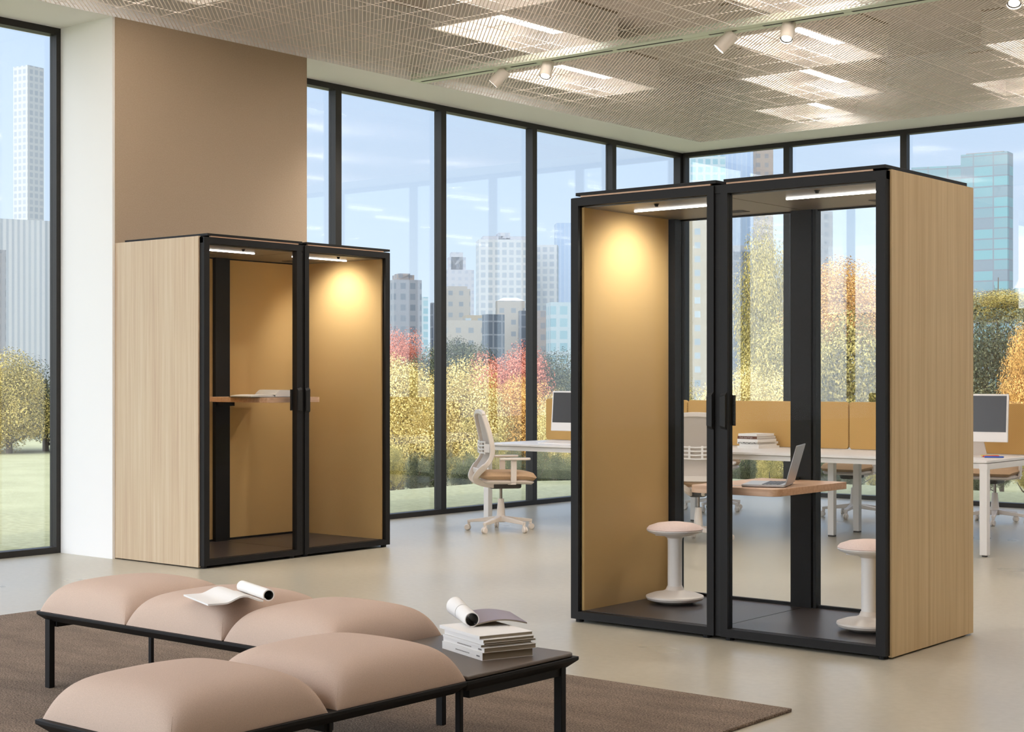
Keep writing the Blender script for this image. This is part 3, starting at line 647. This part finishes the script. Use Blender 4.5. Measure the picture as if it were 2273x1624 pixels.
# ------------------------------------------------------------------ task chairs (facing local +x)
def task_chair():
    o = empty('task_chair', (0, 0, 0), 0, 'x', 'chair')
    b = MB()
    for k in range(5):
        a = 2 * PI * k / 5 + .25; d = Vector((math.cos(a), math.sin(a), 0))
        b.bar(d * .02 + Vector((0, 0, .105)), d * .285 + Vector((0, 0, .078)), .05, .042, w2=.03, h2=.022)
        b.bar(d * .275 + Vector((0, 0, .088)), d * .275 + Vector((0, 0, .045)), .022)
    b.lathe([(.042, .075), (.042, .125), (.036, .13)], 20)
    bs = b.build('base', M['offwhite'], o, bevel=.003)
    for k in range(5):
        a = 2 * PI * k / 5 + .25; d = Vector((math.cos(a), math.sin(a), 0)); t_ = Vector((-d.y, d.x, 0)); c_ = d * .285 + Vector((0, 0, .026))
        R = (d * .3 + t_).normalized().to_track_quat('Z', 'Y').to_matrix()
        w_ = MB(); w_.lathe([(0, -.018), (.02, -.018), (.026, -.013), (.026, -.003), (.018, -.002), (.018, .002), (.026, .003), (.026, .013), (.02, .018), (0, .018)], 18, c_, R)
        w_.build('caster', M['offwhite'], bs)
    MB().lathe([(.036, .125), (.033, .18), (.026, .25), (.024, .27)], 24).build('column_cover', M['offwhite'], o)
    MB().lathe([(.0125, .26), (.0125, .36)], 16).build('gas_lift', M['steel'], o)
    MB().prism(rrect(-.10, .17, -.065, .065, .04), .355, .405).build('mechanism', M['charcoal'], o, bevel=.015, seg=3)
    MB().bar((.16, -.08, .395), (.2, -.14, .405), .018, .008).build('lever', M['charcoal'], o)
    # seat shell and cushion
    def pad(x0, x1, w, z0, z1, mt, nm, par, drop=.02):
        n = 16; vs = []; fs = []
        for lev in (0, 1):
            for i in range(n + 1):
                for j in range(n + 1):
                    u = 2 * i / n - 1; v_ = 2 * j / n - 1
                    su = u * math.sqrt(1 - v_ * v_ * .28); sv = v_ * math.sqrt(1 - u * u * .28)
                    x = (x0 + x1) / 2 + su * (x1 - x0) / 2 * 1.08; y = sv * w / 2 * 1.08; s_ = max(abs(u), abs(v_))
                    hz = (z1 - z0) * (1 - s_ ** 9) ** .5 * .5 if lev else -(z1 - z0) * (1 - s_ ** 9) ** .5 * .5
                    z = (z0 + z1) / 2 + hz - drop * max(0, u) ** 3
                    vs.append((x, y, z))
        m_ = (n + 1) ** 2
        for i in range(n):
            for j in range(n):
                a = i * (n + 1) + j; fs.append((a + m_, a + n + 1 + m_, a + n + 2 + m_, a + 1 + m_)); fs.append((a, a + 1, a + n + 2, a + n + 1))
        return MB().add(vs, fs).build(nm, mt, par, smooth=1.3)
    st = pad(-.175, .275, .45, .435, .505, M['seat'], 'seat', o)
    pad(-.165, .255, .43, .400, .445, M['offwhite'], 'seat_shell', st, .012)
    # back: s-shaped frame, mesh and lumbar support
    side = [(-.04, .385), (-.13, .395), (-.20, .415), (-.235, .45), (-.215, .50), (-.165, .56), (-.125, .62), (-.115, .69), (-.13, .78), (-.155, .88), (-.18, .97)]
    def halfw(z):
        return .05 + (.205 - .05) * min(1, max(0, (z - .40) / .16)) if z < .56 else (.205 + .02 * math.sin((z - .56) / .41 * PI) - .035 * max(0, (z - .8) / .2) ** 2)
    fb = MB(); path = []
    def cr(p0, p1, p2, p3, t):
        return tuple(.5 * ((2 * b) + (-a + c) * t + (2 * a - 5 * b + 4 * c - d) * t * t + (-a + 3 * b - 3 * c + d) * t ** 3) for a, b, c, d in zip(p0, p1, p2, p3))
    for sg in (-1, 1):
        base_ = [(x, sg * halfw(z), z) for x, z in side]; pts = []
        for k in range(len(base_) - 1):
            p0, p1, p2, p3 = base_[max(k - 1, 0)], base_[k], base_[k + 1], base_[min(k + 2, len(base_) - 1)]
            pts += [cr(p0, p1, p2, p3, t / 4) for t in range(4)]
        path.append(pts + [base_[-1]])
    hw = halfw(.97); top = [(-.18 - .006 * math.sin(PI * i / 12), -hw + 2 * hw * i / 12, .97 + .030 * math.sin(PI * i / 12) ** .45) for i in range(1, 12)]
    fb.sweep(path[0], .026, [.052 if p[2] < .56 else .040 for p in path[0]]); fb.sweep(path[1], .026, [.052 if p[2] < .56 else .040 for p in path[1]])
    fb.sweep([path[0][-1]] + top + [path[1][-1]], .030, .036, (1, 0, 0))
    fb.bar((-.205, -.15, .505), (-.205, .15, .505), .016, .045, up=(0, 0, 1))
    fb.build('back_frame', M['offwhite'], o, bevel=.006)
    def strip(z0, z1, inset, off, mt, nm, th=.004, rows=10, cols=8):
        vs = []; fs = []
        zz = [z0 + (z1 - z0) * i / rows for i in range(rows + 1)]
        def xat(z):
            for (xa, za), (xb, zb) in zip(side[3:], side[4:]):
                if za <= z <= zb: return xa + (xb - xa) * (z - za) / (zb - za)
            return side[-1][0]
        for t_ in (0, th):
            for z in zz:
                for j in range(cols + 1):
                    v_ = 2 * j / cols - 1; vs.append((xat(z) + off + t_ - .02 * (1 - v_ * v_), v_ * (halfw(z) - inset), z))
        k_ = cols + 1; m_ = k_ * (rows + 1)
        for i in range(rows):
            for j in range(cols):
                a = i * k_ + j; fs += [(a, a + 1, a + k_ + 1, a + k_), (a + m_ + 1, a + m_, a + k_ + m_, a + k_ + m_ + 1)]
        return MB().add(vs, fs).build(nm, mt, o, smooth=1.2)
    strip(.52, .985, .008, .012, M['chairmesh'], 'back_mesh')
    lb = MB()
    for z in (.655, .685, .715, .745): lb.add([(-.15 - .02, -.15, z), (-.15 - .035, 0, z - .006), (-.15 - .02, .15, z), (-.15 - .02, .15, z + .011), (-.15 - .035, 0, z + .005), (-.15 - .02, -.15, z + .011), (-.142 - .02, -.15, z), (-.142 - .035, 0, z - .006), (-.142 - .02, .15, z), (-.142 - .02, .15, z + .011), (-.142 - .035, 0, z + .005), (-.142 - .02, -.15, z + .011)], [(0,1,4,5),(1,2,3,4),(11,10,7,6),(10,9,8,7),(5,4,10,11),(4,3,9,10),(1,0,6,7),(2,1,7,8)])
    for y in (-.15, -.05, .05, .15): lb.box(-.183 + abs(y) * .08, -.168 + abs(y) * .06, y - .008, y + .008, .65, .757)
    lb.bar((-.165, -.15, .70), (-.13, -.20, .70), .02, .07); lb.bar((-.165, .15, .70), (-.13, .20, .70), .02, .07)
    lb.build('lumbar_support', M['white'], o, bevel=.002)
    for sg in (-1, 1):
        ar = MB().prism([(x, y) for x, y in rrect(-.06, .20, sg * .245 - .035, sg * .245 + .035, .03)], .603, .622)
        ap = ar.build('armrest', M['offwhite'], o, bevel=.005)
        MB().bar((.06, sg * .245, .60), (.06, sg * .235, .42), .02, .048, up=(1, 0, 0)).bar((.06, sg * .24, .41), (.06, sg * .10, .40), .045, .02).build('armrest_post', M['offwhite'], ap, bevel=.004)
    return o
ch = task_chair()
chairs = [((-8.40, 10.08), 51, 'white task chair turned side-on in the open space between booths'),
          ((-6.64, 10.38), 116, 'white task chair seen from behind through the left pane of the clear booth'),
          ((-6.72, 13.15), -92, 'task chair behind the desk, seen under the desktop through the right booth pane'),
          ((-5.46, 13.35), -85, 'task chair behind the right end of the desk, beside the oak panel'),
          ((-8.10, 12.95), -95, 'task chair behind the window end of the desk, mostly hidden by booth')]
for i, ((x, y), a, lab) in enumerate(chairs):
    c_ = ch if i == 0 else copy_tree(ch)
    c_.location = (x, y, 0); c_.rotation_euler = (0, 0, math.radians(a)); c_['label'] = lab; c_['group'] = 'task chairs around the desk'

# ------------------------------------------------------------------ outside: lawn, bushes, trees, city
def ground_z(x, y):
    dd = math.hypot(max(0, XW - x), max(0, y - YC)); 
    d0 = 3.2 + 11 * min(1, max(0, (10 - y) / 3)); return max(-4.6, -.07 - max(0, dd - d0) * .15)
vs = []; fs = []; gx = [-420 + i * 8 for i in range(48)] + [-40 + 1 * i for i in range(60)] + [20 + 10 * i for i in range(12)]; gy = [-60 + 6 * i for i in range(11)] + [2 + 1 * i for i in range(90)] + [94 + 9 * i for i in range(42)]
for x in gx:
    for y in gy: vs.append((x, y, ground_z(x, y) + .03 * math.sin(x * .9) * math.sin(y * .7) * (1 if x < -13 or y > 18 else 0)))
ny = len(gy)
for i in range(len(gx) - 1):
    for j in range(ny - 1): fs.append((i * ny + j, (i + 1) * ny + j, (i + 1) * ny + j + 1, i * ny + j + 1))
struct(MB().add(vs, fs).build('lawn', M['grass'], smooth=1.0))

def at(px, d):
    r = (px - CX) / F_PX * d; c_, s_ = math.cos(TH), math.sin(TH); return (r * c_ - d * s_, r * s_ + d * c_)
def crown_mesh(name, seed, nl, leaf, clumps, drop=0.0):
    rnd = random.Random(seed); vs = []; fs = []; cl = []
    for k in range(clumps):
        while True:
            p = Vector((rnd.uniform(-1, 1), rnd.uniform(-1, 1), rnd.uniform(-1, 1)))
            if p.length < 1 and abs(p.z) < .9: break
        p *= .78; r = rnd.uniform(.30, .48) * (1 - .25 * abs(p.z)); cl.append((p, r))
    for i in range(nl):
        p, r = rnd.choice(cl); d = Vector((rnd.gauss(0, 1), rnd.gauss(0, 1), rnd.gauss(0, 1))).normalized()
        q_ = p + d * r * rnd.uniform(.55, 1.08)
        if drop: q_.z -= drop * rnd.random() ** 2 * .4
        nrm = (d + Vector((rnd.uniform(-.8, .8), rnd.uniform(-.8, .8), rnd.uniform(-.2, .9)))).normalized()
        u = nrm.cross(Vector((rnd.uniform(-1, 1), rnd.uniform(-1, 1), rnd.uniform(-1, 1)))).normalized(); w_ = nrm.cross(u); s_ = leaf * rnd.uniform(.6, 1.25)
        o = len(vs); vs += [q_ - u * s_, q_ + w_ * s_ * .55, q_ + u * s_, q_ - w_ * s_ * .55]; fs.append((o, o + 1, o + 2, o + 3))
    me = bpy.data.meshes.new(name); me.from_pydata([tuple(v_) for v_ in vs], [], fs); me.update(); me.materials.append(M['lf_yellow']); return me, cl
CR = [crown_mesh('crown', 11 + i, 44000, .019, 40) for i in range(4)] + [crown_mesh('crown', 31, 40000, .019, 36, 1.0)]
def trunk_mesh(cl, seed):
    rnd = random.Random(seed); t = MB(); t.tube([(0, 0, -2.2), (.02, .01, -1.2), (0, 0, -.3), (.02, 0, .4)], [.085, .07, .055, .02], 8)
    for p, r in cl[:9]:
        s_ = Vector((0, 0, min(.2, p.z - .35))) ; mid = (s_ + p) / 2 + Vector((0, 0, -.06)); t.tube([s_, mid, p], [.03, .02, .008], 6)
    me = bpy.data.meshes.new('trunk'); me.from_pydata(t.v, [], t.f); me.update(); me.polygons.foreach_set('use_smooth', [True] * len(me.polygons)); me.materials.append(M['bark']); return me
TR = [trunk_mesh(c_[1], i) for i, c_ in enumerate(CR)]
def tree(px, ytop, ybot, wpx, d, lf, label, var, group='trees in the park', name='tree', cat='tree'):
    if name == 'tree': d *= 2.0; wpx *= 1.45
    x, y = at(px, d); zt = EYE + (HY - ytop) / F_PX * d; zb = EYE + (HY - ybot) / F_PX * d
    rz_ = (zt - zb) / 2; rx = wpx / 2 / F_PX * d; gz = ground_z(x, y)
    o = empty(name, (x, y, gz), random.uniform(0, 6.28), label, cat, group)
    cz = (zt + zb) / 2 - gz
    c_ = bpy.data.objects.new('crown', CR[var][0]); COL.objects.link(c_); c_.parent = o; c_.location = (0, 0, cz); c_.scale = (rx, rx, rz_)
    c_.material_slots[0].link = 'OBJECT'; c_.material_slots[0].material = M[lf]
    t = bpy.data.objects.new('trunk', TR[var]); COL.objects.link(t); t.parent = o; t.location = (0, 0, cz); ts = max(.6, min(rx, rz_)); t.scale = (ts, ts, max(rz_, (cz + .3) / 2.2))
TREES = [
 (890, 782, 1090, 175, 31, 'lf_yellow', 'bright yellow tree beside the ochre booth, left of the first mullion', 0),
 (1035, 795, 1090, 170, 32, 'lf_yellow', 'bright yellow tree behind the side-on chair', 1),
 (1150, 800, 1080, 150, 33, 'lf_orange', 'orange tree in front of the red tree', 2),
 (1262, 838, 1090, 110, 31, 'lf_yellow', 'low yellow tree beside the left edge of the clear booth', 3),
 (885, 728, 960, 110, 48, 'lf_red', 'small reddish tree beyond the yellow trees at the ochre booth', 1),
 (930, 760, 1000, 120, 43, 'lf_dark', 'dark tree behind the yellow trees near the ochre booth', 2),
 (1022, 745, 1000, 150, 44, 'lf_dark', 'dark tree between the two window mullions', 0),
 (1118, 728, 1000, 150, 41, 'lf_red', 'tall red tree among the dark trees', 3),
 (1228, 775, 1010, 150, 42, 'lf_dark', 'dark green tree right of the red tree', 1),
 (1330, 760, 1060, 150, 45, 'lf_dark', 'dark tree standing behind the left door edge of the clear booth', 2),
 (1430, 780, 1080, 150, 40, 'lf_olive', 'olive tree standing behind the ochre side wall of the clear booth', 0),
 (1545, 815, 1080, 140, 34, 'lf_olive', 'low golden tree in the left pane of the clear booth', 3),
 (1655, 775, 1090, 150, 32, 'lf_yellow', 'golden tree low in the middle pane of the clear booth', 2),
 (1730, 690, 1080, 170, 36, 'lf_olive', 'golden-green tree behind the rear post of the clear booth', 0),
 (1872, 572, 800, 190, 40, 'lf_orange', 'tall tree with rusty top in the right pane of the clear booth', 1),
 (1860, 640, 1090, 230, 38.5, 'lf_olive', 'broad golden tree below the rusty top in the right pane', 3),
 (1975, 600, 1000, 120, 44, 'lf_dark', 'sparse dark tree at the right door stile of the clear booth', 2),
 (1700, 470, 900, 110, 60, 'lf_olive', 'tall slender tree rising before the city towers', 4),
 (2060, 700, 1080, 160, 40, 'lf_olive', 'olive tree standing behind the oak side panel of the clear booth', 0),
 (2190, 665, 1080, 230, 36, 'lf_dark', 'dense dark tree right of the oak side panel', 1),
 (2215, 632, 720, 160, 62, 'lf_olive', 'hazy olive tree below the teal tower', 2),
 (2295, 672, 1000, 100, 33, 'lf_orange', 'orange tree cut by the right edge of the picture', 2),
 (2330, 640, 1080, 160, 50, 'lf_dark', 'dark tree beyond the orange tree at the right edge', 0),
 (20, 775, 1010, 150, 60, 'lf_olive', 'olive tree at the left edge of the park', 1),
 (100, 768, 1010, 150, 62, 'lf_dark', 'dark tree before the striped office slab', 3),
 (-60, 770, 1010, 140, 62, 'lf_orange', 'orange tree just past the left edge of the picture', 2)]
for a in TREES: tree(*a)
bush = [(872, 985), (925, 1000), (975, 975), (1030, 990), (1085, 960), (1140, 985), (1195, 970), (1250, 985), (1305, 985), (1530, 985), (1590, 970), (1650, 985), (1710, 975), (1770, 985), (1830, 975), (1890, 985), (1950, 970), (2010, 985), (2170, 985), (2225, 960), (2280, 980)]
cnt = {}
for i, (px, yt) in enumerate(bush):
    wh = 'to the right of the ochre booth' if px < 1400 else ('behind the panes of the clear booth' if px < 2100 else 'to the right of the oak side panel')
    k = cnt[wh] = cnt.get(wh, 0) + 1
    tree(px, yt, 1100, 72, 27.0 + .9 * (i % 3), 'lf_dark' if i % 4 else 'lf_olive', 'low bush, %s from the left %s' % (ORD[k - 1], wh), i % 4, 'bushes along the lawn', 'bush', 'bush')

# city: each building stands at its own distance
def bld(name, px0, px1, ytop, d, mt, label, turn=0.0, depth=.7, tops=(), roof=None):
    x, y = at((px0 + px1) / 2, d); w_ = (px1 - px0) / F_PX * d; zt = EYE + (HY - ytop) / F_PX * d; zb = -4.6
    az = math.atan2(y, x) - PI / 2 + turn
    k_ = abs(math.cos(turn)) + depth * abs(math.sin(turn)); w_ /= k_; dp = w_ * depth
    o = empty(name, (x, y, zb), az, label, 'building', 'city buildings beyond the park')
    h = zt - zb
    MB().box(-w_/2, w_/2, -dp/2, dp/2, 0, h).build('tower', mt, o, smooth=0)
    z_ = h
    for fx0, fx1, hh, mm in tops:
        MB().box(-w_/2 + fx0 * w_, -w_/2 + fx1 * w_, -dp * .4, dp * .4, h, h + hh * w_).build('roof_block', mm or mt, o, smooth=0)
    if roof:
        MB().add([(-w_/2, -dp/2, h), (w_/2, -dp/2, h), (w_/2, dp/2, h), (-w_/2, dp/2, h), (-w_/4, 0, h + roof * w_), (w_/4, 0, h + roof * w_)], [(0,1,5,4),(1,2,5),(2,3,4,5),(3,0,4)]).build('roof', M['roofgrey'], o, smooth=0)
    return o
M['roofgrey'] = mat('roof_grey', S(176, 182, 190), .7)
FW = dict(  # distance haze and glare put into the pale wall and window colours
 white=facade('white_grid_facade', S(232, 234, 236), S(196, 206, 216), S(206, 214, 222), 3.0, 3.2, .55),
 stripe=facade('striped_facade', S(228, 230, 232), S(196, 204, 212), S(202, 210, 216), 2.0, 400, .55),
 beige=facade('limestone_facade', S(206, 198, 186), S(150, 158, 166), S(176, 182, 186), 3.4, 3.4, 1.0),
 tan=facade('tan_brick_facade', S(196, 180, 152), S(140, 160, 172), S(200, 214, 220), 3.2, 3.3, .9),
 brown=facade('brown_brick_facade', S(186, 170, 160), S(150, 150, 156), S(166, 162, 164), 3.0, 3.2, .8),
 bluegl=facade('blue_glass_facade', S(196, 214, 236), S(176, 200, 232), S(186, 208, 236), 2.0, 60, .25, .25),
 aqua=facade('aqua_glass_facade', S(206, 222, 228), S(150, 196, 210), S(176, 212, 222), 3.0, 3.2, .5, .25),
 teal=facade('teal_glass_facade', S(150, 160, 172), S(140, 196, 204), S(150, 160, 174), 6.5, 3.4, .22, .25, -.1),
 grey=facade('grey_facade', S(176, 178, 184), S(130, 140, 152), S(156, 164, 174), 3.0, 3.2, .7),
 hazy=facade('hazed_stone_facade', S(222, 222, 228), S(202, 208, 220), S(208, 212, 222), 3.4, 3.4, .9),
 dark=facade('dark_glass_facade', S(150, 156, 166), S(92, 104, 120), S(112, 122, 136), 2.4, 3.4, .2, .25))
B = bld
B('skyscraper', 31, 96, 150, 330, FW['white'], 'slim white gridded skyscraper beyond the left window', .72, 1.0)
B('office_block', -60, 140, 492, 260, FW['stripe'], 'broad striped office slab below the slim skyscraper', .25, .6)
B('office_block', -40, 12, 555, 200, FW['grey'], 'grey block at the left edge beside the striped slab', .2)
B('apartment_tower', 862, 936, 622, 210, FW['grey'], 'grey apartment tower with stepped brown top by the ochre booth', .3, .7, ((.12, .75, .17, FW['brown']), (.2, .6, .22, FW['brown'])))
B('office_block', 850, 950, 660, 290, FW['aqua'], 'pale glass block behind the grey apartment tower', .2)
B('office_block', 955, 985, 672, 200, FW['dark'], 'narrow dark block left of the middle mullion', .2)
B('skyscraper', 985, 1052, 600, 360, FW['hazy'], 'hazy stepped stone skyscraper between the mullions', .1, .7, ((.12, .72, .45, None), (.2, .62, .62, None)))
B('apartment_block', 975, 1044, 642, 220, FW['beige'], 'limestone apartment block in front of the hazy skyscraper', .25, .7, ((.2, .9, .10, None),))
B('apartment_block', 985, 1110, 712, 190, FW['beige'], 'low limestone block above the dark trees', .15, .6, ((.35, .75, .10, FW['tan']),))
B('office_block', 1056, 1190, 534, 300, FW['white'], 'large white office block with punched windows', .12, .5, ((.08, .95, .06, FW['hazy']), (.35, .55, .12, FW['hazy'])))
B('office_block', 1160, 1240, 545, 310, FW['white'], 'white office block right of the third mullion', -.1, .5)
B('office_block', 1070, 1120, 698, 180, FW['dark'], 'small dark glass block before the white office block', .4)
B('apartment_block', 1100, 1165, 668, 205, FW['beige'], 'stone block with a small gabled roof', .1, .6, (), .12)
B('office_block', 1150, 1200, 690, 200, FW['dark'], 'dark block right of the gabled stone block', .1)
B('skyscraper', 1230, 1300, 497, 340, FW['bluegl'], 'blue glass skyscraper at the left edge of the clear booth', .1)
B('apartment_block', 1180, 1222, 690, 195, FW['brown'], 'brown brick block before the aqua block', .3)
B('office_block', 1212, 1300, 672, 185, FW['aqua'], 'aqua glass block at the left edge of the clear booth', .2)
B('apartment_tower', 1515, 1600, 480, 170, FW['tan'], 'tan brick apartment tower in the left pane of the clear booth', .12, .8)
B('skyscraper', 1505, 1610, 350, 290, FW['aqua'], 'broad glass skyscraper above the clear booth beside the corner', .1, .7)
B('skyscraper', 1600, 1690, 318, 300, FW['bluegl'], 'tall blue glass skyscraper above the clear booth', .1, .7)
B('skyscraper', 1672, 1716, 326, 250, FW['brown'], 'brown brick skyscraper beside the tall glass one', .3, .7)
B('apartment_tower', 1618, 1672, 560, 190, FW['dark'], 'dark stepped tower in the middle pane of the clear booth', .2, .7, ((.1, .7, .3, FW['grey']),))
B('office_block', 1690, 1770, 640, 210, FW['grey'], 'grey block behind the rear post of the clear booth', .1)
B('office_tower', 1805, 1848, 470, 260, FW['grey'], 'grey office tower in the right pane of the clear booth', .3, .7)
B('office_tower', 2135, 2246, 342, 230, FW['teal'], 'teal banded office tower right of the oak panel', -.3, .4, ((.1, .9, .02, FW['brown']),))
B('office_block', 2025, 2140, 372, 245, FW['teal'], 'lower wing left of the teal office tower', -.1, .4)
B('office_block', 2250, 2340, 640, 215, FW['aqua'], 'slant-roofed glass block at the right edge of the picture', .1, .7, (), .5)
